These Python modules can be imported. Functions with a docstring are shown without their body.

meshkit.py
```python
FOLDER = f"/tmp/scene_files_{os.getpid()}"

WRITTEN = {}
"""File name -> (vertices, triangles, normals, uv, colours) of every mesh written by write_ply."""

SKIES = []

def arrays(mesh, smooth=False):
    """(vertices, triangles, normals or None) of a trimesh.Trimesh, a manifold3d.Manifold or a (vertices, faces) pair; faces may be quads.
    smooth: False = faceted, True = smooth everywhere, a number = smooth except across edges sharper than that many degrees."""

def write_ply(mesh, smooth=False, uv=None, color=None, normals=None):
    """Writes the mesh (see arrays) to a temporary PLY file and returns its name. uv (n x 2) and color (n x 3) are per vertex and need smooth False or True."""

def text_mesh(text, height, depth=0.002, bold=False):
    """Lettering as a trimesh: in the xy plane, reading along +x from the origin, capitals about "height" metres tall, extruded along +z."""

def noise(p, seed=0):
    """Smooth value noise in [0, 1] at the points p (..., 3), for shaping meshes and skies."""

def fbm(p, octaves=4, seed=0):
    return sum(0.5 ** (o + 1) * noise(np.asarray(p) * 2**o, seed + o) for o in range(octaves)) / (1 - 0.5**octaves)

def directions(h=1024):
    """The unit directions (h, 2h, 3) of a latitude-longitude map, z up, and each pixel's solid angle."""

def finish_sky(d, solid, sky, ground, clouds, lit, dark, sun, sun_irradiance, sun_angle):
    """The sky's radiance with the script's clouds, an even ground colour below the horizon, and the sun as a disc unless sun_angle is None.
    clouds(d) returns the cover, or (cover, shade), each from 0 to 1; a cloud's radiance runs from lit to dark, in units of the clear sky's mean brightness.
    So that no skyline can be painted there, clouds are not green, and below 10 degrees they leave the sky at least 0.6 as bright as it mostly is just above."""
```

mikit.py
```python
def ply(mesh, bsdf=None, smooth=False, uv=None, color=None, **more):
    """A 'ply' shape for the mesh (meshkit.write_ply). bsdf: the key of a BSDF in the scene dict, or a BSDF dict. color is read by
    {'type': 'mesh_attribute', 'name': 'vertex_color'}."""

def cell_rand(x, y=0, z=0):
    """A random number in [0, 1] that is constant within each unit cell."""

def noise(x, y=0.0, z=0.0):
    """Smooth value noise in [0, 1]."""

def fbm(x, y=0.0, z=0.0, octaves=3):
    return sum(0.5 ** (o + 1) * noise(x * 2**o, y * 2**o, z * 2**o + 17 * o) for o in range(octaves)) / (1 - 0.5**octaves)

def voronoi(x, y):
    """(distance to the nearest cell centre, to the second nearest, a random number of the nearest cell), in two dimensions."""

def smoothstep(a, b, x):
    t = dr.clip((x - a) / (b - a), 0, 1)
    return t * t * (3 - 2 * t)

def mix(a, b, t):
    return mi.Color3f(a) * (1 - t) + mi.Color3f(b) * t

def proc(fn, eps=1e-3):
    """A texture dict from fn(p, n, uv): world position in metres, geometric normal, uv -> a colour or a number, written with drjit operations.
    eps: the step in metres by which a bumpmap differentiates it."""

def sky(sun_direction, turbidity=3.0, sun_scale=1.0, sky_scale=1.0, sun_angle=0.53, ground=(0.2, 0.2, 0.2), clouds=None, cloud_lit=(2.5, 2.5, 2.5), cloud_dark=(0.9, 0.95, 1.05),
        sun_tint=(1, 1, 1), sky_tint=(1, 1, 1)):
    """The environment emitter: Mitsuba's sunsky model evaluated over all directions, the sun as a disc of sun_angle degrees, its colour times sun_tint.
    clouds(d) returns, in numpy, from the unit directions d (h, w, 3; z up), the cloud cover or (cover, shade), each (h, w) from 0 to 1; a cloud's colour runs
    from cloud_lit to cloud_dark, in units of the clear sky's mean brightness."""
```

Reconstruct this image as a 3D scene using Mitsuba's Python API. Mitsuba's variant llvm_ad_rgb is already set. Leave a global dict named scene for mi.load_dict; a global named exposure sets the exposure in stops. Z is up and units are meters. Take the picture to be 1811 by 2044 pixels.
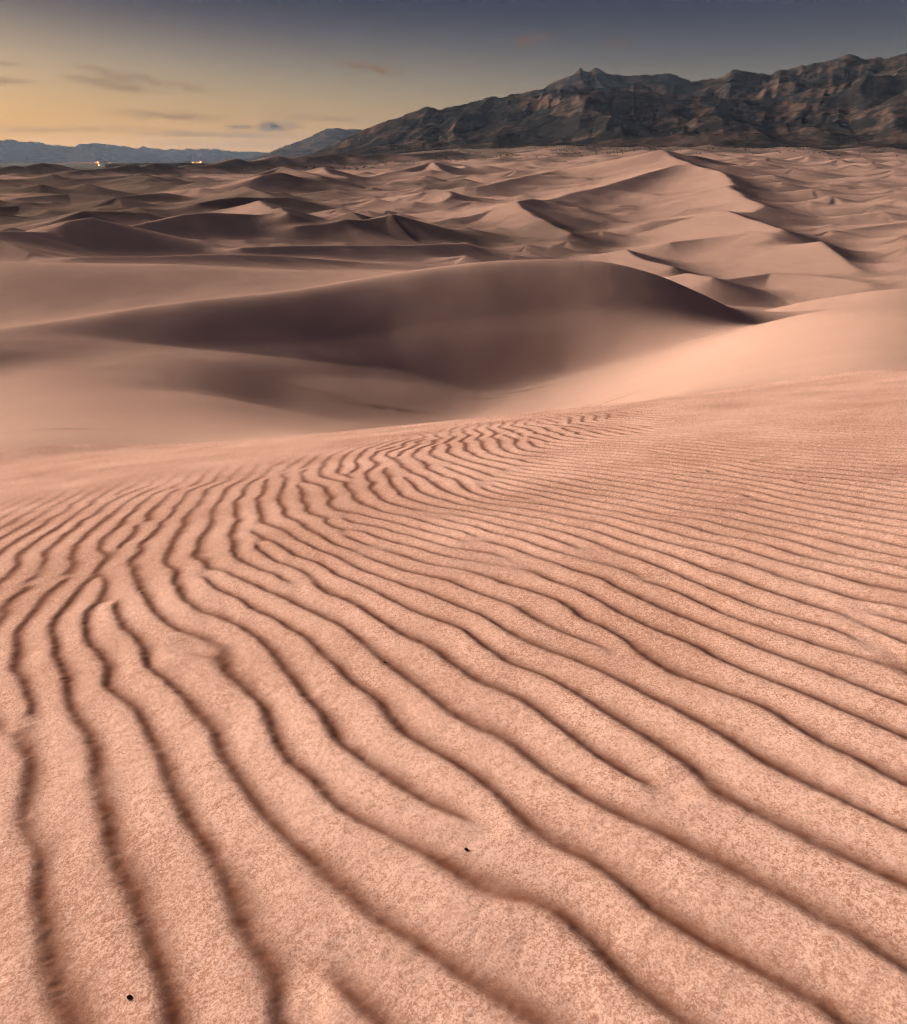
import math
import numpy as np
import drjit as dr
import mitsuba as mi
import trimesh
import scipy.fft as sfft
import mikit, meshkit
from scipy.interpolate import RBFInterpolator, RectBivariateSpline, PchipInterpolator
from scipy.ndimage import map_coordinates, gaussian_filter1d

T = mi.ScalarTransform4f
scene, labels = {}, {}

# ------------------------------------------------------------------ camera, sky, exposure
F, PITCH = 1400.0, math.atan(704 / 1400)         # focal length in units of a 1811 x 2044 picture
scene['camera'] = {
    'type': 'perspective', 'fov': math.degrees(2 * math.atan(905.5 / F)), 'fov_axis': 'x',
    'near_clip': 0.02, 'far_clip': 200000.0,
    'to_world': T().look_at(origin=[0, 0, 0], target=[0, math.cos(PITCH), -math.sin(PITCH)], up=[0, 0, 1]),
    'medium': {'type': 'ref', 'id': 'haze_air'},
}
exposure = 2.0
SUN_AZ, SUN_EL = math.radians(-58), math.radians(10)
SUN = [math.sin(SUN_AZ) * math.cos(SUN_EL), math.cos(SUN_AZ) * math.cos(SUN_EL), math.sin(SUN_EL)]


def dusk_clouds(d):
    """Dusk sky cover: an added warm glow low in the west, an added dimming sheet overhead, and a few cloud streaks."""
    az = np.degrees(np.arctan2(d[..., 0], d[..., 1]))
    el = np.degrees(np.arcsin(np.clip(d[..., 2], -1, 1)))
    cover = np.zeros(d.shape[:2])
    shade = np.zeros(d.shape[:2])
    # added sheet, made up to dim the sky above the afterglow, all round
    glow = np.exp(-(((az - math.degrees(SUN_AZ) + 180) % 360 - 180) / 45) ** 2)
    n = meshkit.fbm(np.stack([d[..., 0] * 3, d[..., 1] * 3, d[..., 2] * 14], -1), 3, 3) - .5
    veil = .96 * sstep(2.2 + 3.2 * glow, 9.6 + 2.6 * glow, el + n * .5)
    for a, e, wa, we, tilt, c, s, seed in STREAKS:
        da = az - a
        de = el - e - tilt * da
        m = np.exp(-(da / wa) ** 2 - (de / we) ** 2)
        g = meshkit.fbm(np.stack([da / wa * 2.6 + seed + 1.2 * de / we, de / we * 1.5, az * 0], -1), 5, seed)
        c2 = c * np.clip(m * (2.6 * g - .35) - 0.12, 0, 1) * 1.15
        shade = np.where(c2 > cover, s, shade)
        cover = np.maximum(cover, c2)
    warm = .88 * np.exp(-(np.maximum(el, 0) / 3.6) ** 2) * np.exp(-(((az - math.degrees(SUN_AZ) + 180) % 360 - 180) / 56) ** 2)     # sunset glow added low in the west
    rest = 1 - cover
    w2, v2 = warm * rest, veil * rest * (1 - warm)
    both = cover + w2 + v2
    return both, (cover * shade + v2) / np.maximum(both, 1e-6)


def sstep(a, b, x):
    t = np.clip((x - a) / (b - a), 0, 1)
    return t * t * (3 - 2 * t)


# azimuth, elevation, half width, half height (degrees), tilt, cover, shade
STREAKS = [(-21, 4.4, 4.0, .45, -.03, .6, .815, 1), (-22, 4.9, 2.6, .25, -.12, .45, .815, 2), (-19.6, 2.55, 3.5, .3, -.02, .6, .815, 3),
           (-27, 1.75, 6, .22, .01, .4, .80, 4), (-17, 1.5, 6, .25, -.01, .5, .85, 5), (-12.6, 2.05, 1.3, .33, .0, .95, 1.0, 6), (-15.0, 2.0, 1.0, .16, .0, .6, .95, 61),
           (-16.5, .9, 6, .22, .0, .45, .85, 7), (-5.7, 5.6, 2.2, .25, -.12, .8, .78, 8), (5.0, 7.2, .8, .3, .2, .7, .815, 9), (6.3, 7.4, .6, .22, .2, .6, .815, 13),
           (-30, 4.3, 3, .2, .0, .45, .87, 10), (-29.5, 5.2, 2, .15, .0, .4, .87, 11), (11, 6.9, .9, .2, .1, .4, .815, 12), (-9, 2.6, 4, .2, -.05, .35, .85, 14)]
scene['sky_light'] = mikit.sky(SUN, turbidity=3, sun_scale=2.6, sky_scale=0.5, sun_angle=26, ground=(0.3, 0.22, 0.17), clouds=dusk_clouds,
                               cloud_lit=(8.4, 3.8, 0.1), cloud_dark=(0.30, 0.34, 0.68), sun_tint=(1.1, 1.55, 3.6), sky_tint=(1.2, .95, .92))

# ------------------------------------------------------------------ materials


def sand_colour(p, n, uv):
    b = mikit.fbm(p.x * 3.1, p.y * 3.1, 0.0, 3)
    spk = mikit.smoothstep(.80, .90, mikit.noise(p.x * 1150 + 31, p.y * 1150, p.z * 1150))
    g = .18 * mikit.noise(p.x * 150, p.y * 150, p.z * 150) + .34 * mikit.noise(p.x * 400, p.y * 400, p.z * 400) + .48 * mikit.noise(p.x * 900, p.y * 900, p.z * 900)
    k = .55 + .9 * mikit.fbm(p.x * 22, p.y * 22, 4.0, 3)                # the mixture of grains changes from place to place
    c = mikit.mix((.38, .195, .138), (.68, .445, .370), mikit.smoothstep(.22, .78, .5 + (g - .5) * k + .22 * (b - .5)))
    c = c * (.92 + .16 * b)
    c = mikit.mix(c, (.16, .085, .06), spk * .55)
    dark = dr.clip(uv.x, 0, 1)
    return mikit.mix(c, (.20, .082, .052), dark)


def dune_colour(p, n, uv):
    b = mikit.fbm(p.x * .02, p.y * .02, 0.0, 4)
    s = mikit.fbm(p.x * .35 + p.y * .12, p.y * .09 - p.x * .03, 5.0, 3)
    f = mikit.fbm(p.x * 14.0, p.y * 14.0, p.z * 14.0, 4)
    c = mikit.mix((.425, .262, .207), (.57, .37, .300), b * .3 + s * .3 + f * .4)
    # thin grass and brush on the sand sheet at the foot of the mountains; dark patches among the dunes
    d = dr.sqrt(p.x * p.x + p.y * p.y)
    v = mikit.fbm(p.x * .006, p.y * .006, 3.0, 5)
    foot = mikit.smoothstep(2300, 4200, d) * .42
    foot = dr.maximum(foot, .34 * mikit.smoothstep(0.05, .45, -p.x / d) * mikit.smoothstep(350, 900, d))     # the dark patches spread wider to the west
    patch = mikit.smoothstep(.52, .72, v * .85 + foot) * mikit.smoothstep(260, 600, d)
    c = mikit.mix(c, (.12, .095, .08), patch * .7)
    dark = dr.clip(uv.x, 0, 1)
    return mikit.mix(c, (.17, .10, .07), dark)


def rock_colour(p, n, uv):
    b = mikit.fbm(p.x * .005, p.y * .005, p.z * .009, 5)
    f = mikit.fbm(p.x * .03, p.y * .03, p.z * .03, 3)
    rock = mikit.mix((.05, .035, .030), (.145, .092, .070), f)
    wood = mikit.mix((.013, .013, .014), (.034, .029, .027), f)
    return mikit.mix(wood, rock, mikit.smoothstep(.46, .74, b + .3 * (f - .5) + uv.x))


def plain_colour(p, n, uv):
    b = mikit.fbm(p.x * .0006, p.y * .0006, 0.0, 4)
    return mikit.mix((.10, .085, .06), (.2, .16, .11), b)


def matte(fn):
    return {'type': 'twosided', 'bsdf': {'type': 'diffuse', 'reflectance': mikit.proc(fn)}}


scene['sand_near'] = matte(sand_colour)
scene['sand_far'] = matte(dune_colour)
scene['rock'] = matte(rock_colour)
scene['plain'] = matte(plain_colour)
scene['pebble_stone'] = {'type': 'diffuse', 'reflectance': {'type': 'rgb', 'value': [.035, .022, .018]}}

# ------------------------------------------------------------------ helpers


def ray(u, v):
    x, y = (u - 905.5) / F, (1022 - v) / F
    return np.array([x, math.cos(PITCH) + y * math.sin(PITCH), -math.sin(PITCH) + y * math.cos(PITCH)])


def azq(u, v):
    d = ray(u, v)
    return math.atan2(d[0], d[1]), d[2] / math.hypot(d[0], d[1])


def at(u, v, r):
    a, q = azq(u, v)
    return [r * math.sin(a), r * math.cos(a), r * q]


def fbm2(x, y, octaves=4, seed=0):
    return meshkit.fbm(np.stack([x, y, np.zeros_like(x) + .37], -1), octaves, seed)


def smax(a, b, k):
    h = np.clip(.5 + .5 * (a - b) / k, 0, 1)
    return b + (a - b) * h + k * h * (1 - h)


def grid_faces(nr, nc):
    i, j = np.meshgrid(np.arange(nr - 1), np.arange(nc - 1), indexing='ij')
    a = (i * nc + j).ravel()
    return np.vstack([np.stack([a, a + 1, a + nc + 1], 1), np.stack([a, a + nc + 1, a + nc], 1)])


def struct(key, label, kind='structure'):
    labels[key] = {'label': label, 'kind': kind}


def ridged(x, y, octaves, seed):
    s, w, tot = 0, 1.0, 0
    for o in range(octaves):
        n = 1 - np.abs(2 * meshkit.noise(np.stack([x * 2 ** o, y * 2 ** o, np.zeros_like(x) + .5 + o], -1), seed + o) - 1)
        s = s + w * n * n
        tot += w
        w *= .52
    return s / tot


# ------------------------------------------------------------------ the near dune


def z_near(x, y):
    """The dune under the camera, a slope that steepens forwards and tilts down to the left."""
    yy = np.maximum(y, -6.3)
    return -.55 - .1765 * yy - .0135 * yy * yy + .1065 * np.clip(x, -30, 30)


CTRL = []                                           # azimuth, ln distance, slope of the line of sight
for a in np.radians([-60, -45, -35, -25, -15, -6, 5, 15, 25, 35, 45, 60]):
    for r in (4, 5, 6.4):
        CTRL.append((a, math.log(r), float(z_near(r * math.sin(a), r * math.cos(a))) / r))


def ctl(u, *vr):
    for v, r in vr:
        a, q = azq(u, v)
        CTRL.append((a, math.log(r), q))


# the hollow behind the near dune and the flanks round it: picture heights at fixed distances, one row per picture column
HR = [7.5, 9, 12, 16, 21, 27, 34, 41, 48, 55, 62, 70, 85]
HOLLOW = {
    0: [0, 882, 862, 838, 812, 782, 750, 718, 692, 676, 668, 672, 668],
    170: [0, 888, 866, 841, 815, 786, 755, 724, 696, 675, 664, 664, 656],
    345: [0, 887, 868, 847, 823, 797, 768, 738, 708, 682, 664, 656, 645],
    600: [0, 871, 870, 866, 860, 850, 832, 806, 775, 742, 710, 684, 640],
    850: [0, 853, 863, 871, 875, 870, 856, 833, 803, 765, 728, 696, 645],
    1100: [0, 828, 836, 843, 846, 840, 824, 800, 771, 738, 706, 680, 640],
    1350: [0, 797, 797, 794, 784, 768, 746, 722, 700, 682, 668, 660, 640],
    1460: [0, 777, 768, 755, 738, 717, 693, 670, 661, 662, 664, 664, 652],
    1600: [0, 757, 744, 724, 698, 668, 638, 618, 619, 626, 630, 625, 608],
    1811: [0, 722, 705, 682, 655, 630, 607, 598, 602, 606, 604, 597, 580]}
_ha, _hq = [], []
for u, vs in HOLLOW.items():
    _ha.append(azq(u, 650)[0])
    _hq.append([azq(u, v)[1] for v in vs])
    _hq[-1][0] = float(z_near(HR[0] * math.sin(_ha[-1]), HR[0] * math.cos(_ha[-1]))) / HR[0]
_ha, _hq = np.array(_ha), np.array(_hq)
_out = np.radians([-62, -46])
_ha = np.concatenate([_out, _ha, -_out[::-1]])
_hq = np.vstack([_hq[0] - .02, _hq[0] - .008, _hq, _hq[-1] + .0, _hq[-1] - .01])
_fine = np.radians(np.linspace(-62, 62, 249))
_hq = PchipInterpolator(_ha, _hq, axis=0)(_fine)
_hq = gaussian_filter1d(_hq, 7, axis=0, mode='nearest')             # wind leaves no kinks
for i, a in enumerate(_fine):
    _hq[i, 0] = float(z_near(HR[0] * math.sin(a), HR[0] * math.cos(a))) / HR[0]
_hl = np.linspace(math.log(HR[0]), math.log(HR[-1]), 120)
_hd = gaussian_filter1d(PchipInterpolator(np.log(HR), _hq, axis=1)(_hl), 4, axis=1, mode='nearest')
QH = RectBivariateSpline(_fine, _hl, _hd, kx=2, ky=2)
for i in range(4, 249, 16):
    CTRL += [(_fine[i], math.log(70), _hq[i, -2]), (_fine[i], math.log(85), _hq[i, -1])]
ctl(0, (640, 112), (585, 135), (527, 170), (530, 215))
ctl(170, (615, 120), (560, 145), (526, 180), (530, 220))
ctl(345, (600, 125), (528, 185), (532, 230))
ctl(600, (570, 150), (540, 200), (540, 250))
ctl(750, (560, 160))
ctl(950, (540, 170))
ctl(1100, (545, 170))
ctl(1250, (590, 170))
ctl(1350, (600, 170))
ctl(1460, (640, 120))
ctl(1600, (604, 105), (620, 140))
ctl(1811, (577, 95), (590, 140))
for a0, src in ((-45, 0), (-60, 0), (45, 1811), (60, 1811)):        # the slopes go on outside the frame
    aa = azq(src, 800)[0]
    for c in [c for c in CTRL if abs(c[0] - azq(src, 650)[0]) < .03 and c[1] > math.log(100)]:
        CTRL.append((math.radians(a0), c[1], c[2] - (.02 if a0 < 0 else -.02) * (abs(a0) - 35) / 20))
# the floor of the dune field
ctl(0, (520, 290), (450, 620), (400, 1050), (362, 2000), (345, 4000), (339, 6000))
ctl(400, (525, 280), (475, 450), (425, 750), (377, 1500), (346, 3300), (337, 5500))
ctl(905, (535, 330), (485, 480), (440, 700), (395, 1100), (345, 2200), (318, 3600), (303, 4700), (297, 6000))
ctl(1500, (610, 330), (520, 470), (455, 680), (405, 950), (350, 1600), (312, 3000), (297, 4500), (290, 6000))
ctl(1811, (560, 370), (485, 530), (425, 800), (365, 1400), (325, 2700), (305, 4300), (298, 6000))
for a0, src in ((-50, 0), (50, 1811)):
    for v, r in ((525, 300), (450, 620), (400, 1050), (340, 4000)):
        q = azq(src, v if src == 0 else v - 15)[1]
        CTRL.append((math.radians(a0), math.log(r), q))

CTRL = np.array(CTRL)
SA = 2.2
_rbf = RBFInterpolator(CTRL[:, :2] * [SA, 1], CTRL[:, 2], kernel='thin_plate_spline', smoothing=2e-5)
_ga, _gl = np.linspace(math.radians(-62), math.radians(62), 260), np.linspace(math.log(3.5), math.log(6500), 420)
_g = np.stack(np.meshgrid(_ga * SA, _gl, indexing='ij'), -1).reshape(-1, 2)
_q = _rbf(_g).reshape(len(_ga), len(_gl))
Q = RectBivariateSpline(_ga, _gl, _q, kx=2, ky=2)


def z_base(x, y):
    r, a = np.hypot(x, y), np.arctan2(x, y)
    lim = math.radians(60)
    l = np.log(np.clip(r, 4, 6400))
    q = Q.ev(np.clip(a, -lim, lim), l)
    out = np.abs(a) > lim
    if out.any():                                   # behind the camera: from one side's slope round to the other's
        t = np.where(a > 0, a - lim, a + 2 * math.pi - lim)[out] / (2 * math.pi - 2 * lim)
        q[out] = Q.ev(np.full(out.sum(), lim), l[out]) * (1 - t) + Q.ev(np.full(out.sum(), -lim), l[out]) * t
    h = QH.ev(np.clip(a, -lim, lim), np.log(np.clip(r, HR[0], HR[-1])))
    h = np.where(np.abs(a) > lim, q, h)
    q = h + (q - h) * sstep(70, 86, r)
    w = sstep(6.3, 8.3, r)
    return z_near(x, y) * (1 - w) + q * r * w


# ------------------------------------------------------------------ wind ripples on the near dune


LAMS = (.078, .065, .053)                                 # ripple wavelengths in metres
RX0, RY0, RST, RNX, RNY = -4.2, -.9, .0125, 680, 560


def bend(x, y):
    """0 left of the line where the ripples turn, 1 right of it."""
    side = (x + .62) * .80 - (y - 1.42) * .60 + .35 * (fbm2(x / .5, y / .5, 2, 16) - .5)
    w = .26 + .10 * np.clip(y - 1, 0, 4)
    return sstep(-w, w, side)


def grow_ripples():
    """Ripples grown on a plan grid: noise filtered again and again along the local wind direction, so that crests fork and end by themselves."""
    gx, gy = np.meshgrid(RX0 + RST * np.arange(RNX), RY0 + RST * np.arange(RNY), indexing='ij')
    wa = bend(gx, gy)
    xa, xb = math.radians(54.3), np.radians(68 + 20 * sstep(1.3, 3.8, np.hypot(gx, gy)))
    fine = np.clip((np.hypot(gx, gy) - .35) / 1.5, 0, 1) * wa                  # the ripples are closer together further out on the right
    big = 1.5 * (fbm2(gx / 1.1, gy / 1.1, 2, 11) - .5) + 1.0 * (fbm2(gx / .30, gy / .30, 2, 12) - .5)
    pa = (gx * math.sin(xa) + gy * math.cos(xa)) / LAMS[0] + big
    pf = (gx * math.sin(xa) + gy * math.cos(xa)) / LAMS[2] + big
    xc = math.radians(77)
    pb = (gx * math.sin(xc) + gy * math.cos(xc)) / LAMS[0] + big
    rng = np.random.default_rng(5)
    u = wa * (fine * np.cos(2 * np.pi * pf) + (1 - fine) * np.cos(2 * np.pi * pa)) + (1 - wa) * np.cos(2 * np.pi * pb) + .7 * rng.normal(size=gx.shape)
    th = xb + (xa - xb) * wa + .8 * (fbm2(gx / .45, gy / .45, 2, 17) - .5) + (.9 * (fbm2(gx / .17, gy / .17, 1, 18) - .5)) * (1 - .55 * wa)
    fx, fy = np.meshgrid(np.fft.fftfreq(RNX, RST), np.fft.fftfreq(RNY, RST), indexing='ij')
    angles = np.radians(np.arange(30, 121, 10))
    bank = []
    for lam in LAMS:
        for t in angles:
            k1 = fx * math.sin(t) + fy * math.cos(t) - 1 / lam
            k2 = fx * math.cos(t) - fy * math.sin(t)
            bank.append(np.exp(-(k1 / 3.4) ** 2 - (k2 / 4.0) ** 2).astype(np.float32))
    pos = np.clip((th - angles[0]) / (angles[1] - angles[0]), 0, len(angles) - 1.001)
    zc = None
    for it in range(9):
        U = sfft.fft2(u.astype(np.complex64), workers=4)
        zc = np.zeros(u.shape, np.complex64)
        for i, b in enumerate(bank):
            w = np.clip(1 - np.abs(pos - i % len(angles)), 0, 1) * np.clip(1 - np.abs(fine * 2 - i // len(angles)), 0, 1)
            zc += w.astype(np.float32) * sfft.ifft2(U * b, workers=4)
        zc /= np.abs(zc).mean()
        u = np.tanh(1.4 * zc.real)
    return zc


def ripples(x, y):
    """(height, dark share: heavy minerals plus painted lee shade) of the wind ripples at plan points."""
    zc = grow_ripples()
    ij = [(x - RX0) / RST, (y - RY0) / RST]
    zc = map_coordinates(zc.real, ij, order=2, mode='nearest') + 1j * map_coordinates(zc.imag, ij, order=2, mode='nearest')
    wa = bend(x, y)
    r, az = np.hypot(x, y), np.degrees(np.arctan2(x, y))
    amp = sstep(.0, .42, np.abs(zc))
    jit = .55 * (fbm2(x / .20, y / .20, 2, 26) - .5) + .30 * (fbm2(x / .10, y / .10, 1, 27) - .5) + .13 * (fbm2(x / .07, y / .07, 2, 14) - .5) + .07 * (fbm2(x / .012, y / .012, 2, 15) - .5) * (1.3 - .4 * wa) * np.clip(r / .8, .6, 2)
    t = (np.angle(zc) / (2 * np.pi) + jit) % 1.0
    rise = .72
    h = np.where(t < rise, .5 - .5 * np.cos(np.pi * t / rise), .5 + .5 * np.cos(np.pi * (t - rise) / (1 - rise)))
    vary = np.clip(.25 + 1.4 * fbm2(x / .16, y / .16, 3, 21) * (.7 + .6 * fbm2(x / .6, y / .6, 2, 22)), .35, 1.15)
    far = 4.0 + 1.35 * sstep(-18, 4, az)
    fade = 1 - sstep(far - 2.0, far, r + .6 * (fbm2(x / .8, y / .8, 2, 23) - .5))
    a = amp * vary * fade
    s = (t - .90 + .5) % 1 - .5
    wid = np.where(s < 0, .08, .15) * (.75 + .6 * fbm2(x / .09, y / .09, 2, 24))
    dark = np.exp(-s * s / (2 * wid ** 2)) * np.clip(a * 1.3 - .1, 0, 1) * (.7 + .7 * fbm2(x / .02, y / .02, 2, 25))  # dark grains and the shade of the lee side, both put into the colour
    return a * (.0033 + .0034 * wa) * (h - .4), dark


# ------------------------------------------------------------------ star dunes and ridges of the field
# crest lines: points (picture x, picture y, distance), slope of the side to the left of travel, slope of the side to the right
CRESTS = [
    ([(-40, 462, 292), (13, 461, 300), (63, 463, 306), (93, 463, 311), (120, 448, 317), (133, 441, 321), (180, 434, 330), (213, 453, 336), (247, 469, 340), (275, 480, 343)], .22, .45),
    ([(-60, 470, 285), (13, 486, 268), (60, 505, 254), (97, 524, 244)], .3, .3),
    ([(100, 445, 500), (167, 421, 530), (230, 422, 555), (287, 424, 575)], .2, .42),
    ([(235, 458, 390), (300, 443, 410), (367, 428, 428), (413, 424, 438), (470, 426, 452), (540, 430, 465), (610, 447, 472)], .2, .45),
    ([(540, 426, 470), (563, 414, 480), (572, 425, 455)], .3, .5),
    ([(420, 422, 600), (480, 411, 590), (520, 400, 580), (533, 411, 550), (548, 423, 520)], .3, .5),
    ([(400, 398, 930), (450, 385, 900), (487, 372, 880), (510, 380, 830), (545, 390, 780)], .25, .4),
    ([(400, 404, 690), (440, 397, 715), (475, 393, 735), (520, 394, 755), (570, 396, 765)], .2, .5),
    ([(440, 376, 1250), (480, 360, 1300), (520, 347, 1350), (563, 332, 1400), (600, 341, 1300), (640, 352, 1200)], .25, .4),
    ([(505, 357, 1100), (525, 349, 1140), (560, 344, 1180), (592, 353, 1200)], .2, .55),
    ([(600, 356, 1500), (645, 333, 1550), (657, 347, 1400), (695, 354, 1300)], .5, .25),
    ([(590, 453, 430), (647, 449, 442), (687, 437, 455), (727, 439, 464), (764, 433, 473), (784, 427, 478), (804, 441, 480), (837, 463, 478), (877, 484, 470)], .22, .42),
    ([(685, 437, 530), (704, 423, 540), (722, 437, 520)], .3, .45),
    ([(480, 494, 315), (604, 490, 335), (700, 490, 350), (800, 490, 365), (880, 487, 378), (920, 486, 384), (956, 497, 385), (1020, 510, 380)], .2, .28),
    ([(150, 513, 240), (300, 512, 252), (430, 507, 264), (560, 510, 275), (700, 521, 282), (760, 533, 284)], .15, .2),
    ([(820, 462, 560), (900, 440, 600), (960, 425, 630), (1000, 412, 650), (1030, 402, 655), (1050, 420, 610), (1080, 437, 570), (1112, 454, 535), (1140, 465, 510)], .5, .22),
    ([(1030, 402, 690), (1060, 396, 760), (1100, 404, 800), (1140, 412, 820)], .2, .5),
    ([(740, 416, 820), (800, 396, 850), (840, 383, 870), (870, 377, 880), (897, 381, 860), (903, 389, 830), (893, 399, 790)], .5, .2),
    ([(700, 372, 1500), (760, 350, 1600), (800, 340, 1700), (864, 322, 1900), (873, 333, 1750), (900, 350, 1600)], .5, .25),
    ([(885, 346, 1900), (915, 338, 2000), (928, 330, 2050), (925, 344, 1900)], .5, .3),
    ([(930, 376, 1050), (967, 370, 1100), (1050, 351, 1350), (1130, 339, 1600), (1180, 333, 1800), (1207, 331, 1950)], .35, .22),
    ([(1087, 402, 800), (1140, 386, 900), (1207, 371, 1000), (1262, 354, 1120), (1310, 340, 1240), (1348, 331, 1330)], .25, .2),
    ([(1210, 347, 1500), (1270, 326, 1550), (1324, 303, 1560), (1354, 317, 1440), (1394, 332, 1300), (1434, 341, 1180), (1449, 349, 1080), (1467, 368, 930), (1452, 371, 900),
      (1494, 396, 780), (1521, 409, 710), (1525, 418, 670)], .55, .2),
    ([(1324, 303, 1560), (1358, 310, 1720), (1391, 311, 1800), (1421, 318, 1850), (1445, 334, 1800)], .2, .5),
    ([(1525, 418, 670), (1508, 424, 640), (1480, 423, 635), (1451, 420, 640)], .2, .5),
    ([(1300, 441, 600), (1380, 432, 610), (1449, 420, 615), (1480, 432, 570), (1520, 444, 530), (1562, 457, 490)], .45, .2),
    ([(1340, 483, 470), (1400, 477, 480), (1498, 470, 490), (1545, 477, 470)], .2, .3),
    ([(1571, 489, 450), (1638, 482, 445), (1670, 505, 410), (1700, 530, 380), (1720, 542, 365)], .45, .2),
    ([(1228, 506, 420), (1251, 498, 420), (1262, 508, 405), (1290, 519, 385), (1345, 532, 365)], .4, .22),
    ([(1340, 557, 330), (1374, 545, 330), (1425, 554, 318)], .25, .3),
    ([(1440, 560, 340), (1540, 545, 360), (1640, 552, 350), (1740, 570, 325)], .2, .25),
    ([(1560, 460, 560), (1640, 452, 570), (1700, 456, 560), (1811, 445, 600)], .18, .25),
    ([(1600, 405, 900), (1700, 396, 930), (1830, 400, 920)], .18, .25),
    ([(1540, 375, 1300), (1640, 362, 1350), (1740, 360, 1350)], .15, .25),
    ([(1640, 340, 1900), (1690, 332, 1950), (1714, 325, 1980), (1738, 331, 1900), (1747, 342, 1780)], .45, .22),
    ([(1565, 332, 2300), (1610, 322, 2400), (1648, 325, 2400), (1657, 334, 2250)], .45, .25),
    ([(1760, 352, 1600), (1811, 340, 1700), (1900, 336, 1700)], .3, .25),
    ([(-80, 337, 2750), (0, 335, 2850), (27, 330, 2880), (47, 333, 2900), (83, 325, 2960), (110, 327, 3000), (147, 336, 3050)], .2, .3),
    ([(150, 339, 2550), (190, 338, 2600), (230, 334, 2650), (260, 327, 2700), (283, 333, 2720), (303, 326, 2760), (333, 328, 2800), (353, 336, 2830), (377, 329, 2870), (410, 336, 2900)], .2, .35),
    ([(415, 332, 2900), (450, 322, 3000), (470, 316, 3050), (493, 322, 3080), (520, 319, 3150), (553, 310, 3220), (573, 316, 3260), (604, 315, 3300)], .2, .35),
    ([(604, 314, 3300), (654, 309, 3400), (674, 305, 3450), (710, 312, 3400), (756, 306, 3500), (830, 307, 3500), (900, 300, 3700)], .2, .3),
    ([(-60, 362, 1500), (40, 358, 1550), (130, 362, 1500), (230, 356, 1550)], .2, .25),
    ([(40, 395, 900), (140, 388, 950), (230, 392, 900), (330, 385, 950)], .2, .25),
    ([(-60, 415, 700), (40, 410, 720), (110, 422, 680)], .2, .3),
]


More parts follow.
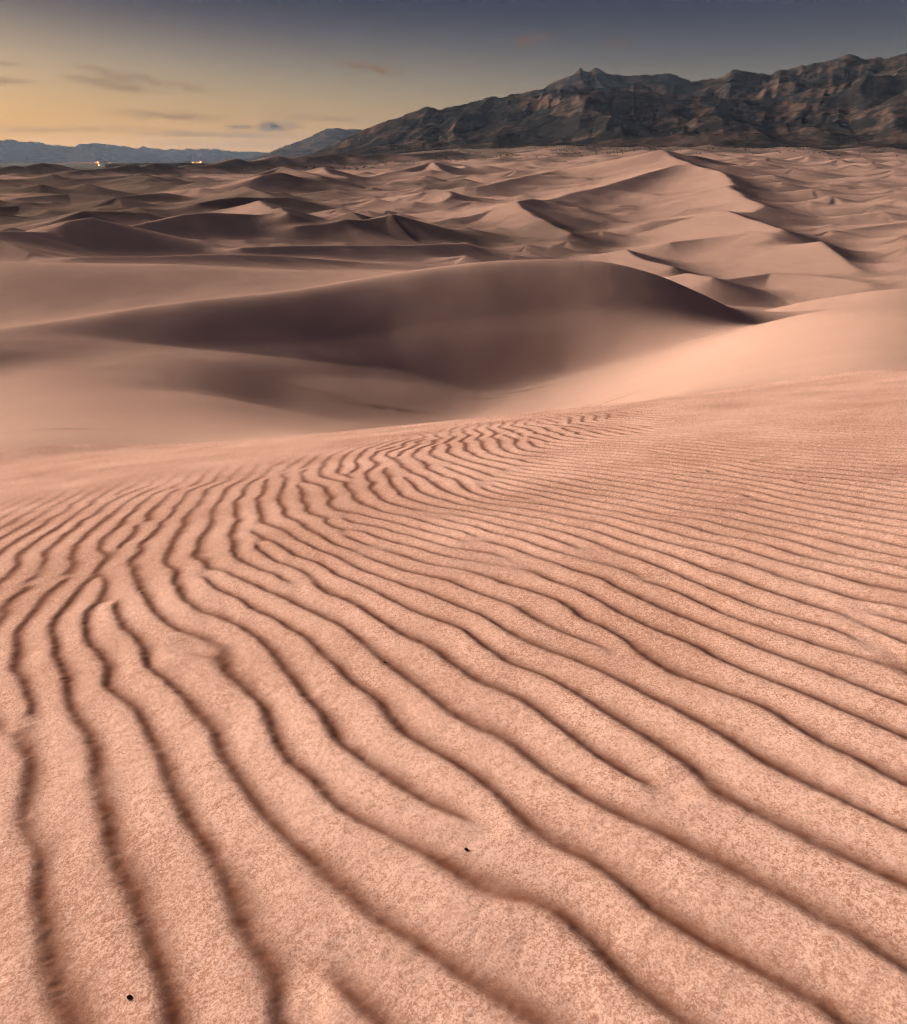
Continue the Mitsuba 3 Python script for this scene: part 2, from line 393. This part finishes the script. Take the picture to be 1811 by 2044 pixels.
MID_CREST = [(-330, 700, 40), (-200, 682, 43), (-100, 670, 46), (0, 658, 49), (170, 634, 53), (260, 621, 55), (345, 606, 57), (470, 593, 60), (600, 579, 62), (680, 567, 63.5), (750, 553, 65), (850, 537, 66),
             (950, 524, 67), (1030, 519.5, 67.5), (1100, 518, 68), (1180, 518.5, 68), (1250, 531, 67.5), (1330, 568, 67), (1400, 618, 66), (1460, 658, 65), (1560, 735, 64)]


def z_mid(x, y, z):
    """Raises the smooth dune behind the rippled one: one long crest with a steep face towards the camera."""
    p = np.array([at(*c) for c in MID_CREST])
    t = np.concatenate([[0], np.cumsum(np.hypot(*np.diff(p[:, :2], axis=0).T))])
    tt = np.linspace(0, t[-1], 150)
    p = PchipInterpolator(t, p)(tt)
    for _ in range(40):
        p[1:-1] = .25 * p[:-2] + .5 * p[1:-1] + .25 * p[2:]
    face = np.interp(tt / t[-1], [0, .3, .45, .8, 1], [.24, .30, .37, .42, .44])
    r = np.hypot(x, y)
    m = np.nonzero((r > 16) & (r < 240))[0]
    X, Y = x[m], y[m]
    near_d = np.full(len(m), 1e9)
    best, wig = np.full(len(m), -1e9), .5 * (fbm2(X / 9, Y / 9, 2, 77) - .5)
    for a, b, sa, sb in zip(p[:-1], p[1:], face[:-1], face[1:]):
        d = b[:2] - a[:2]
        l = math.hypot(*d)
        k = np.clip(((X - a[0]) * d[0] + (Y - a[1]) * d[1]) / l ** 2, 0, 1)
        ex, ey = X - a[0] - k * d[0], Y - a[1] - k * d[1]
        dist = np.hypot(ex, ey)
        left = (d[0] * ey - d[1] * ex) / l / np.maximum(dist, 1e-6)
        near_d = np.minimum(near_d, dist)
        s = sa + k * (sb - sa)
        back = sstep(-.5, .5, left)
        d1 = np.sqrt(dist ** 2 + 8.0) - math.sqrt(8.0)
        drop = s * d1 * (1 - back) + .2 * np.maximum(d1 - 42, 0) + .5 * d1 * back
        best = np.maximum(best, a[2] + k * (b[2] - a[2]) - drop)
    z = z.copy()
    z[m] = smax(z[m], best + wig * .3, np.clip(.45 * near_d, .4, 4.5) * (1 - .9 * sstep(11, 19, near_d)) * sstep(-24, -2, X) + .3)
    return z


def raise_ridge(X, Y, Z, pts, sl, sr, eps, k):
    pts = np.asarray(pts, float)
    reach = (90 if len(pts) > 8 else 60) / min(sl, sr) if pts[:, 1].max() > 0 else 0
    hmax = pts[:, 2].max() - Z_FLOOR(pts[:, 0], pts[:, 1]).min() + 4
    reach = max(hmax, 3) / min(sl, sr) * 1.1
    lo, hi = pts[:, :2].min(0) - reach, pts[:, :2].max(0) + reach
    m = np.nonzero((X > lo[0]) & (X < hi[0]) & (Y > lo[1]) & (Y < hi[1]))[0]
    if not len(m):
        return
    x, y = X[m], Y[m]
    best = np.full(len(m), -1e9)
    for p, q in zip(pts[:-1], pts[1:]):
        d = q[:2] - p[:2]
        l2 = max(d @ d, 1e-6)
        t = np.clip(((x - p[0]) * d[0] + (y - p[1]) * d[1]) / l2, 0, 1)
        ex, ey = x - p[0] - t * d[0], y - p[1] - t * d[1]
        dist = np.hypot(ex, ey)
        left = (d[0] * ey - d[1] * ex) / math.sqrt(l2) / np.maximum(dist, 1e-6)     # +1 to the left of travel
        s = sr + (sl - sr) * (.5 + .5 * np.clip(left * 1.6, -1, 1))
        zc = p[2] + t * (q[2] - p[2])
        best = np.maximum(best, zc - s * (np.sqrt(dist * dist + eps * eps) - eps))
    Z[m] = smax(Z[m], best, k)


def Z_FLOOR(x, y):
    return z_base(np.asarray(x, float), np.asarray(y, float))


def z_field(x, y, z):
    """Adds the field's dunes to the floor z at plan points (flat arrays)."""
    r = np.hypot(x, y)
    far = np.nonzero(r > 200)[0]
    X, Y, Zf = x[far], y[far], z[far].copy()
    R = r[far]
    w = .012 * R
    wx = X + w * 1.2 * (fbm2(X / 40, Y / 40, 3, 31) - .5) * np.minimum(1, 700 / R)
    wy = Y + w * 1.2 * (fbm2(X / 40, Y / 40, 3, 32) - .5) * np.minimum(1, 700 / R)
    # low wind-blown undulation of the floor
    Zf += (fbm2(X / 70 + Y / 200, Y / 110 - X / 200, 4, 33) - .5) * np.minimum(9, .014 * R) * sstep(200, 330, R)
    # long low wind-aligned ridges
    ca, sa = math.cos(math.radians(50)), math.sin(math.radians(50))
    su, sv = X * sa + Y * ca + 14 * (fbm2(X / 60, Y / 60, 2, 34) - .5), X * ca - Y * sa
    sc = np.clip(R / 600, .7, 3)
    Zf += ((ridged(su / 58, sv / 170, 2, 35) - .5) * (1 - sstep(900, 1500, R)) * 5.0 + (ridged(su / 150, sv / 420, 3, 36) - .5) * sstep(700, 1500, R) * 13.0) * sstep(230, 380, R)
    rng = np.random.default_rng(7)
    rnd = []
    for _ in range(760):
        rr = math.exp(rng.uniform(math.log(340), math.log(4300)))
        a = rng.uniform(-.62, .62)
        if a < -.08 and rr > 2000:
            continue
        h = rr * rng.uniform(.003, .009) * (1 if rr < 2500 else .8)
        c = np.array([rr * math.sin(a), rr * math.cos(a)])
        z0 = float(Z_FLOOR([c[0]], [c[1]])[0])
        th = math.radians(rng.normal(-75, 22))
        arm = np.array([math.sin(th), math.cos(th)]) * h * rng.uniform(3.0, 6.0)
        th2 = math.radians(rng.normal(140, 25))
        arm2 = np.array([math.sin(th2), math.cos(th2)]) * h * rng.uniform(2.5, 6)
        rnd.append(([[*(c + arm), z0 + .15 * h], [*(c + arm * .5), z0 + .65 * h], [*c, z0 + h], [*(c + arm2 * .5), z0 + .55 * h], [*(c + arm2), z0 + .1 * h]],
                    rng.uniform(.28, .46), rng.uniform(.13, .24)))
    for _ in range(420):
        rr = math.exp(rng.uniform(math.log(330), math.log(1700)))
        a = rng.uniform(-.62, .62)
        h = rr * rng.uniform(.002, .0048)
        c = np.array([rr * math.sin(a), rr * math.cos(a)])
        z0 = float(Z_FLOOR([c[0]], [c[1]])[0]) + rr * rng.uniform(0, .012)
        th = math.radians(rng.normal(-75, 18))
        arm = np.array([math.sin(th), math.cos(th)]) * h * rng.uniform(4.0, 9.0)
        th2 = math.radians(rng.normal(140, 22))
        arm2 = np.array([math.sin(th2), math.cos(th2)]) * h * rng.uniform(2.5, 6)
        rnd.append(([[*(c + arm), z0 - .2 * h], [*(c + arm * .5), z0 + .5 * h], [*c, z0 + h], [*(c + arm2 * .5), z0 + .5 * h], [*(c + arm2), z0 - .2 * h]], rng.uniform(.26, .4), rng.uniform(.12, .2)))
    for pts, sl, sr in rnd:
        rr = math.hypot(pts[2][0], pts[2][1])
        raise_ridge(wx, wy, Zf, pts, sl, sr, .0025 * rr, .007 * rr)
    for pts, sl, sr in CRESTS:
        p = [at(*q) for q in pts]
        sl, sr = min(sl, .295), min(sr, .29)
        rr = np.mean([q[2] for q in pts])
        raise_ridge(wx, wy, Zf, p, sl, sr, .0022 * rr, .009 * rr)
    z = z.copy()
    z[far] = Zf * sstep(200, 245, R) + z[far] * (1 - sstep(200, 245, R))
    return z


# ------------------------------------------------------------------ the sand sheet, one polar grid cut into three pieces
STAINS = [(1110, 816, 28.5, 2.2, .45, .35, .8), (1200, 801, 27, 1.3, .35, .3, .7), (780, 846, 38, 2.2, .5, .3, .8), (970, 771, 45, 1.2, .4, .2, .5), (1050, 740, 47, 1.6, .4, .1, .6), (160, 866, 12, .6, .25, .2, .5),
          (640, 822, 39, 2.0, .5, -.2, .4)]              # dark heavy-mineral streaks: picture x, y, distance, half length, half width, turn, strength
CY = -1.2                                           # the grid's centre lies behind the camera
cols = np.concatenate([np.radians(np.linspace(-62, -50, 9))[:-1], np.radians(np.linspace(-50, -37, 70))[:-1], np.radians(np.linspace(-37, 37, 750)), np.radians(np.linspace(37, 50, 50))[1:], np.radians(np.linspace(50, 62, 9))[1:]])
dep = np.linspace(math.radians(70), math.radians(19.6), 560)
yy = np.linspace(.02, 6.4, 4000)
rows = [1.0, 1.08, 1.15]
rows = np.concatenate([rows, np.interp(-np.tan(dep)[:], np.maximum.accumulate(z_near(0 * yy, yy) / yy), yy) - CY])
rows = np.unique(np.round(rows[rows < 7.3], 5))
rows = rows[np.concatenate([[True], np.diff(rows) > 5e-4])]
rows = np.minimum.accumulate(rows[::-1])[::-1]
gap = np.where(rows[:-1] < 6.6, .018, .05)
rows = np.concatenate([np.linspace(p, q, max(int(math.ceil((q - p) / g)), 1) + 1)[:-1] for p, q, g in zip(rows[:-1], rows[1:], gap)] + [rows[-1:]])


def logspace(a, b, step):
    return np.exp(np.linspace(math.log(a), math.log(b), int(math.log(b / a) / step) + 1))


rows = np.concatenate([rows, logspace(rows[-1], 12, .012)[1:], logspace(12, 28, .02)[1:], logspace(28, 85, .0085)[1:], logspace(85, 230, .014)[1:],
                       logspace(230, 3600, .0042)[1:], logspace(3600, 6300, .009)[1:]])
RR, AA = np.meshgrid(rows, cols, indexing='ij')
X, Y = (RR * np.sin(AA)).ravel(), (RR * np.cos(AA) + CY).ravel()
Z = z_base(X, Y)
Z = z_mid(X, Y, Z)
Z = z_field(X, Y, Z)
dark = np.zeros_like(Z)
near = np.nonzero(RR.ravel() < 9.5)[0]
hr, dk = ripples(X[near], Y[near])
g = fbm2(X[near] / .006, Y[near] / .006, 2, 41) - .5
g2 = fbm2(X[near] / .022, Y[near] / .022, 3, 42) - .5
rn = np.hypot(X[near], Y[near])
Z[near] += hr + (g * .0010 + g2 * .0012) * (1 - .85 * sstep(.6, 3.0, rn))
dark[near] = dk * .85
mid = np.nonzero((RR.ravel() > 9) & (RR.ravel() < 240))[0]
Z[mid] += (fbm2(X[mid] / 6, Y[mid] / 9, 3, 51) - .5) * .22 * sstep(9, 30, RR.ravel()[mid])

for u, v, r, lx, ly, rot, k in STAINS:
    c = at(u, v, r)
    ex, ey = X[mid] - c[0], Y[mid] - c[1]
    ca, sa = math.cos(rot), math.sin(rot)
    e = ((ex * ca + ey * sa) / lx) ** 2 + ((ey * ca - ex * sa) / ly) ** 2
    ok = e < 6
    i = mid[ok]
    dark[i] = np.maximum(dark[i], k * np.exp(-e[ok]) * np.clip(2.4 * fbm2(X[i] / .7, Y[i] / .35, 3, 91) - .55, 0, 1))

V = np.stack([X, Y, Z], 1)
NC = len(cols)
_, _, NORM = meshkit.arrays((V, grid_faces(len(rows), NC)), True)


def sheet(key, r0, r1, bsdf, label):
    i0, i1 = np.searchsorted(rows, r0), min(np.searchsorted(rows, r1), len(rows) - 1)
    s = slice(i0 * NC, (i1 + 1) * NC)
    f = grid_faces(i1 + 1 - i0, NC)[:, [0, 2, 1]]
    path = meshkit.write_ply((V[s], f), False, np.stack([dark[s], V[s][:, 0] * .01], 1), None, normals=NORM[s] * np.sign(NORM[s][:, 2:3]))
    scene[key] = {'type': 'ply', 'filename': path, 'face_normals': False, 'bsdf': {'type': 'ref', 'id': bsdf}}
    struct(key, label)


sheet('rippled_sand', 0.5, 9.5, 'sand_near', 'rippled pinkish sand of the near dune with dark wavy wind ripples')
sheet('smooth_dunes', 9.5, 235, 'sand_far', 'smooth rounded dune with a shaded face behind the rippled sand')
sheet('dune_field', 235, 1e9, 'sand_far', 'field of pale sharp-crested dunes spreading to the mountains')

print('rows', len(rows), 'cols', NC, 'tris', 2 * len(rows) * NC)

# the sand behind and beside the camera
bc = np.radians(np.linspace(62, 298, 60))
br = np.concatenate([[.02], np.linspace(.3, 1.0, 4), logspace(1.1, 6300, .12)])
B0 = np.stack(np.meshgrid(br, bc, indexing='ij'), -1).reshape(-1, 2)
bx, by = B0[:, 0] * np.sin(B0[:, 1]), B0[:, 0] * np.cos(B0[:, 1]) + CY
bz = z_base(bx, by)
fb = grid_faces(len(br), len(bc))[:, [0, 2, 1]]
ic = np.radians(np.linspace(-62, 62, 30))
I0 = np.stack(np.meshgrid([.02, .3, .6, 1.0], ic, indexing='ij'), -1).reshape(-1, 2)
ix, iy = I0[:, 0] * np.sin(I0[:, 1]), I0[:, 0] * np.cos(I0[:, 1]) + CY
vb = np.vstack([np.stack([bx, by, bz], 1), np.stack([ix, iy, z_base(ix, iy)], 1)])
fb = np.vstack([fb, grid_faces(4, 30)[:, [0, 2, 1]] + len(bx)])
scene['sand_ground'] = mikit.ply((vb, fb), 'sand_far', smooth=True, uv=np.zeros((len(vb), 2)))
struct('sand_ground', 'plain sand round the camera outside the picture')

# ------------------------------------------------------------------ valley floor and mountains
pr = np.concatenate([[5200.], np.geomspace(5600, 54000, 30)])
pa = np.radians(np.linspace(0, 360, 121))
P0 = np.stack(np.meshgrid(pr, pa, indexing='ij'), -1).reshape(-1, 2)
scene['valley_floor'] = mikit.ply((np.stack([P0[:, 0] * np.sin(P0[:, 1]), P0[:, 0] * np.cos(P0[:, 1]), np.full(len(P0), -120.0)], 1), grid_faces(len(pr), len(pa))[:, [0, 2, 1]]), 'plain', smooth=True,
                                  uv=np.zeros((len(P0), 2)))
struct('valley_floor', 'flat hazy valley floor beyond the dunes')


def mountain_sheet(key, layers, r0, r1, nr, nc, a0, a1, foot, label, seed, rough=1.0, bsdf='rock', jag=.0):
    a = np.radians(np.linspace(a0, a1, nc))
    r = np.linspace(r0, r1, nr)
    R_, A_ = np.meshgrid(r, a, indexing='ij')
    x, y = R_ * np.sin(A_), R_ * np.cos(A_)
    wx = x + 500 * rough * (fbm2(x / 1300, y / 1300, 3, seed + 50) - .5)
    wy = y + 500 * rough * (fbm2(x / 1300, y / 1300, 3, seed + 60) - .5)
    n1 = .55 * ridged(wx / (1500 * rough), wy / (2300 * rough), 5, seed) + .45 * ridged(A_ * 7000 / (330 * rough) + (wx - x) / (330 * rough), (R_ + wy - y) / (1300 * rough), 5, seed + 9)
    base = np.interp(A_, *foot(r0))
    z = base + 0 * x
    for sil, rc, wf, wb, carve in layers:
        sa = np.array([azq(u, v)[0] for u, v in sil])
        sq = np.array([azq(u, v)[1] for u, v in sil])
        al = A_ + .10 * (fbm2(x / 900, y / 900, 3, seed + 80) - .5) * np.clip(np.abs(R_ - rc) / 700, 0, 1) * 7000 / rc
        top = np.interp(al, sa, sq) * rc
        top = top + jag * rc * (ridged(al * 60, R_ / 9000, 3, seed + 90) - .45)
        env = np.where(R_ < rc, np.clip(1 - (rc - R_) / wf, 0, 1) ** 1.15, np.clip(1 - (R_ - rc) / wb, 0, 1) ** 1.1)
        h = top - base
        body = env * (1 - carve * (1 - n1) * (1 - .6 * np.clip(env - .55, 0, 1) / .45))
        lay = base + h * np.where(body > 0, body, 0)
        # the ridge line keeps its height
        q = np.where(env > 0, (lay + carve * 0) / R_, -9)
        qm = q.max(0)
        tq = np.interp(a, sa, sq)
        lay = base + (lay - base) * gaussian_filter1d(np.clip((tq * rc - base[0]) / np.maximum(qm * rc - base[0], 1), .6, 1.6), 4, mode='nearest')[None]
        z = np.maximum(z, lay)
    z = z + (fbm2(x / 90, y / 90, 4, seed + 70) - .5) * 42 * rough * np.clip((z - base) / 150, 0, 1)
    v = np.stack([x, y, z], -1).reshape(-1, 3)
    scene[key] = mikit.ply((v, grid_faces(nr, nc)[:, [0, 2, 1]]), bsdf, smooth=True, uv=np.stack([(n1.ravel() - .5) * .25, np.zeros(len(v))], 1))
    struct(key, label)


def foot_right(r):
    us = [-200, 400, 600, 800, 1000, 1400, 1811, 2000]
    vs = [345, 340, 328, 318, 305, 295, 300, 300]
    return np.array([azq(u, 320)[0] for u in us]), np.array([azq(u, v)[1] * r for u, v in zip(us, vs)])


def foot_flat(r):
    return np.array([-3., 3.]), np.array([-120., -120.])


MAIN = [(300, 340), (560, 330), (615, 310), (660, 290), (700, 272), (760, 245), (830, 222), (855, 212), (880, 218), (940, 202), (1010, 190), (1060, 182), (1100, 178), (1150, 176), (1250, 172), (1340, 168),
        (1375, 163), (1440, 155), (1470, 138), (1500, 146), (1540, 148), (1560, 140), (1600, 133), (1640, 125), (1690, 110), (1720, 115), (1745, 116), (1780, 114), (1811, 105), (1900, 98), (2100, 90)]
PEAKS = [(900, 330), (1000, 230), (1060, 192), (1090, 172), (1120, 158), (1145, 148), (1160, 136), (1175, 146), (1190, 134), (1215, 147), (1240, 152), (1290, 150), (1330, 146), (1352, 151), (1380, 163), (1420, 175), (1500, 240), (1700, 330)]
MID = [(700, 330), (780, 312), (860, 282), (960, 258), (1030, 240), (1100, 215), (1150, 184), (1200, 180), (1300, 186), (1400, 192), (1500, 200), (1580, 190), (1650, 170), (1740, 150), (1811, 150), (1900, 140), (2100, 140)]
HILLS = [(800, 325), (900, 308), (1000, 285), (1100, 275), (1180, 262), (1300, 270), (1380, 238), (1430, 226), (1480, 235), (1560, 262), (1620, 270), (1700, 235), (1760, 205), (1811, 180), (1900, 160), (2100, 150)]
mountain_sheet('mountain_range', [(MAIN, 7800, 3000, 1500, .95), (MID, 6500, 1900, 1500, .9), (HILLS, 5600, 1150, 1200, .85)], 4400, 9400, 260, 640, -24, 40, foot_right,
               'dark forested mountain range rising on the right behind the dunes', 3, jag=.0018)
mountain_sheet('mountain_peak', [(PEAKS, 10500, 2600, 2000, .6)], 7800, 12500, 90, 260, -2, 24, foot_right, 'brown double-topped summit behind the dark range', 23, jag=.0005)
BLUE = [(430, 330), (520, 311), (570, 291), (610, 277), (640, 262), (656, 256), (672, 255), (690, 258), (712, 257), (760, 262), (850, 270), (1000, 280)]
mountain_sheet('blue_mountain', [(BLUE, 20000, 5000, 3000, .5)], 14500, 23500, 90, 220, -20, 4, foot_right, 'blue hazy shoulder of the range left of the dark mountains', 43)
FARA = [(-400, 286), (-100, 283), (0, 281), (28, 279), (40, 281), (58, 284), (75, 282), (100, 290), (150, 292), (165, 287), (185, 285), (240, 291), (262, 294), (275, 296), (290, 293), (302, 295), (330, 300), (350, 297), (380, 298),
        (405, 297), (440, 299), (470, 302), (500, 303), (560, 305), (640, 307), (760, 308)]
mountain_sheet('distant_mountains', [(FARA, 42000, 9000, 6000, .45)], 31000, 48000, 60, 320, -48, -2, foot_flat, 'pale blue distant mountain chain on the left horizon', 63, rough=2.5, jag=.004)

# ------------------------------------------------------------------ brush at the foot of the mountains
brng = np.random.default_rng(12)
ico = trimesh.creation.icosphere(subdivisions=1)
bv, bf, nb = [], [], 0
for _ in range(5200):
    rr, aa_ = math.exp(brng.uniform(math.log(2900), math.log(4700))), brng.uniform(-.32, .62)
    px, py = rr * math.sin(aa_), rr * math.cos(aa_)
    if float(fbm2(np.array([px * .006]), np.array([py * .006]), 4, 3)[0]) < .47:
        continue
    ri, ci = np.searchsorted(rows, math.hypot(px, py - CY)), np.searchsorted(cols, math.atan2(px, py - CY))
    if ri >= len(rows):
        continue
    zz = Z[ri * NC + ci]
    w = brng.uniform(.8, 2.4)
    v = ico.vertices * (1 + .35 * brng.normal(size=(len(ico.vertices), 1))) * [w, w, w * brng.uniform(.5, 1.1)] + [px, py, zz + .3 * w]
    bv.append(v)
    bf.append(ico.faces + nb)
    nb += len(v)
scene['brush_mat'] = {'type': 'diffuse', 'reflectance': {'type': 'rgb', 'value': [.06, .055, .035]}}
scene['brush'] = mikit.ply((np.vstack(bv), np.vstack(bf)), 'brush_mat')
struct('brush', 'sparse dark brush on the sand sheet below the mountains', 'stuff')

# ------------------------------------------------------------------ pebbles on the rippled sand


def near_hit(u, v):
    d = ray(u, v)
    t = np.linspace(.2, 8, 8000)[:, None] * d
    i = np.argmax(t[:, 2] < z_near(t[:, 0], t[:, 1]))
    return t[i]


for n, (u, v, size, label) in enumerate([
        (260, 1995, .0019, 'largest black pebble at the bottom left of the rippled sand'), (768, 1323, .0022, 'small black pebble on a ripple crest in the middle of the sand'),
        (283, 1184, .0030, 'tiny dark pebble where the ripples turn at the left'), (931, 1696, .0018, 'tiny brown pebble beside the long ripple below the middle')]):
    c = near_hit(u, v)
    ri, ci = np.searchsorted(rows, math.hypot(c[0], c[1] - CY)), np.searchsorted(cols, math.atan2(c[0], c[1] - CY))
    prng = np.random.default_rng(60 + n)
    m = trimesh.creation.icosphere(subdivisions=3)
    m.vertices = m.vertices * (1 + .5 * (fbm2(m.vertices[:, 0] * 1.3 + 9 * n, m.vertices[:, 1] * 1.3 + m.vertices[:, 2], 2, 5)[:, None] - .5)) * size * [1.15, .9, .75] + [c[0], c[1], Z[ri * NC + ci] + size * .45]
    key = 'pebble' if n == 0 else f'pebble_{n:03d}'
    scene[key] = mikit.ply(m, 'pebble_stone', smooth=True)
    labels[key] = {'label': label, 'category': 'pebble', 'group': 'pebbles on the rippled sand'}

# ------------------------------------------------------------------ lamps of the towns on the valley floor
scene['mast_metal'] = {'type': 'diffuse', 'reflectance': {'type': 'rgb', 'value': [.08, .08, .08]}}
LAMPS = [(126, 322.6, 9, (3.2, 1.0, .35), 'first faint orange light of the left town from the left'), (141, 322.8, 9, (3.0, .8, .4), 'second faint reddish light of the left town from the left'),
         (154, 322.8, 9, (3.0, .9, .35), 'third faint orange light of the left town from the left'), (166, 323, 8, (3.0, .8, .35), 'fourth faint orange light of the left town from the left'),
         (173, 323, 9, (3.2, 1.0, .4), 'fifth faint orange light of the left town, midway along its row'), (180, 323.2, 7, (3.0, 1.3, .5), 'sixth weak yellowish light of the left town'),
         (190, 323.0, 10, (4.0, 1.0, .3), 'red light just left of the brightest lamp of the left town'), (195, 324.0, 17, (6.5, 3.2, .9), 'brightest orange lamp of the left town at the right end of its row'),
         (197, 329.5, 9, (3.2, 1.6, .6), 'small orange light low under the brightest lamp of the left town'), (219, 325, 9, (1.8, 1.7, .5), 'lone yellow green light right of the left town'),
         (385, 324.2, 15, (6.0, 3.2, 1.0), 'left lamp of the three bright lights above the dunes'), (394, 324.2, 10, (4.0, 2.2, .8), 'weakest middle lamp of the three bright lights above the dunes'),
         (400, 322.4, 17, (6.5, 3.8, 1.4), 'right and brightest lamp of the three lights above the dunes')]
for n, (u, v, rad, col, label) in enumerate(LAMPS):
    a, q = azq(u, v)
    rr = min(29000.0, -90.0 / q)
    rad *= 1.3                        # the lamp heads stand some 30 m above the valley floor
    c = np.array([rr * math.sin(a), rr * math.cos(a), -90.0])
    key = 'town_lamp' if n == 0 else f'town_lamp_{n:03d}'
    scene[key + '__mast'] = mikit.ply(trimesh.creation.cylinder(1.2, 30 - rad * .5, sections=8, transform=trimesh.transformations.translation_matrix(c + [0, 0, -15 - rad * .5])), 'mast_metal')
    head = trimesh.creation.icosphere(subdivisions=2, radius=rad)
    head.vertices = head.vertices * [1, 1, .8] + c
    scene[key + '__lamp_head'] = mikit.ply(head, 'mast_metal', smooth=True, emitter={'type': 'area', 'radiance': {'type': 'rgb', 'value': [.95 * col[0], .42 * col[1], .22 * col[2]]}})
    labels[key] = {'label': label, 'category': 'street light', 'group': 'town lights in the valley'}

# ------------------------------------------------------------------ the air
scene['haze_air'] = {'type': 'homogeneous', 'albedo': {'type': 'rgb', 'value': [.93, .95, .97]}, 'sigma_t': {'type': 'rgb', 'value': [.40e-5, .54e-5, .76e-5]}}
scene['haze'] = {'type': 'cube', 'to_world': T().translate([0, 0, 500]).scale([56000, 56000, 660]), 'bsdf': {'type': 'null'}, 'interior': {'type': 'ref', 'id': 'haze_air'}}
struct('haze', 'thin dusk haze over the valley', 'stuff')
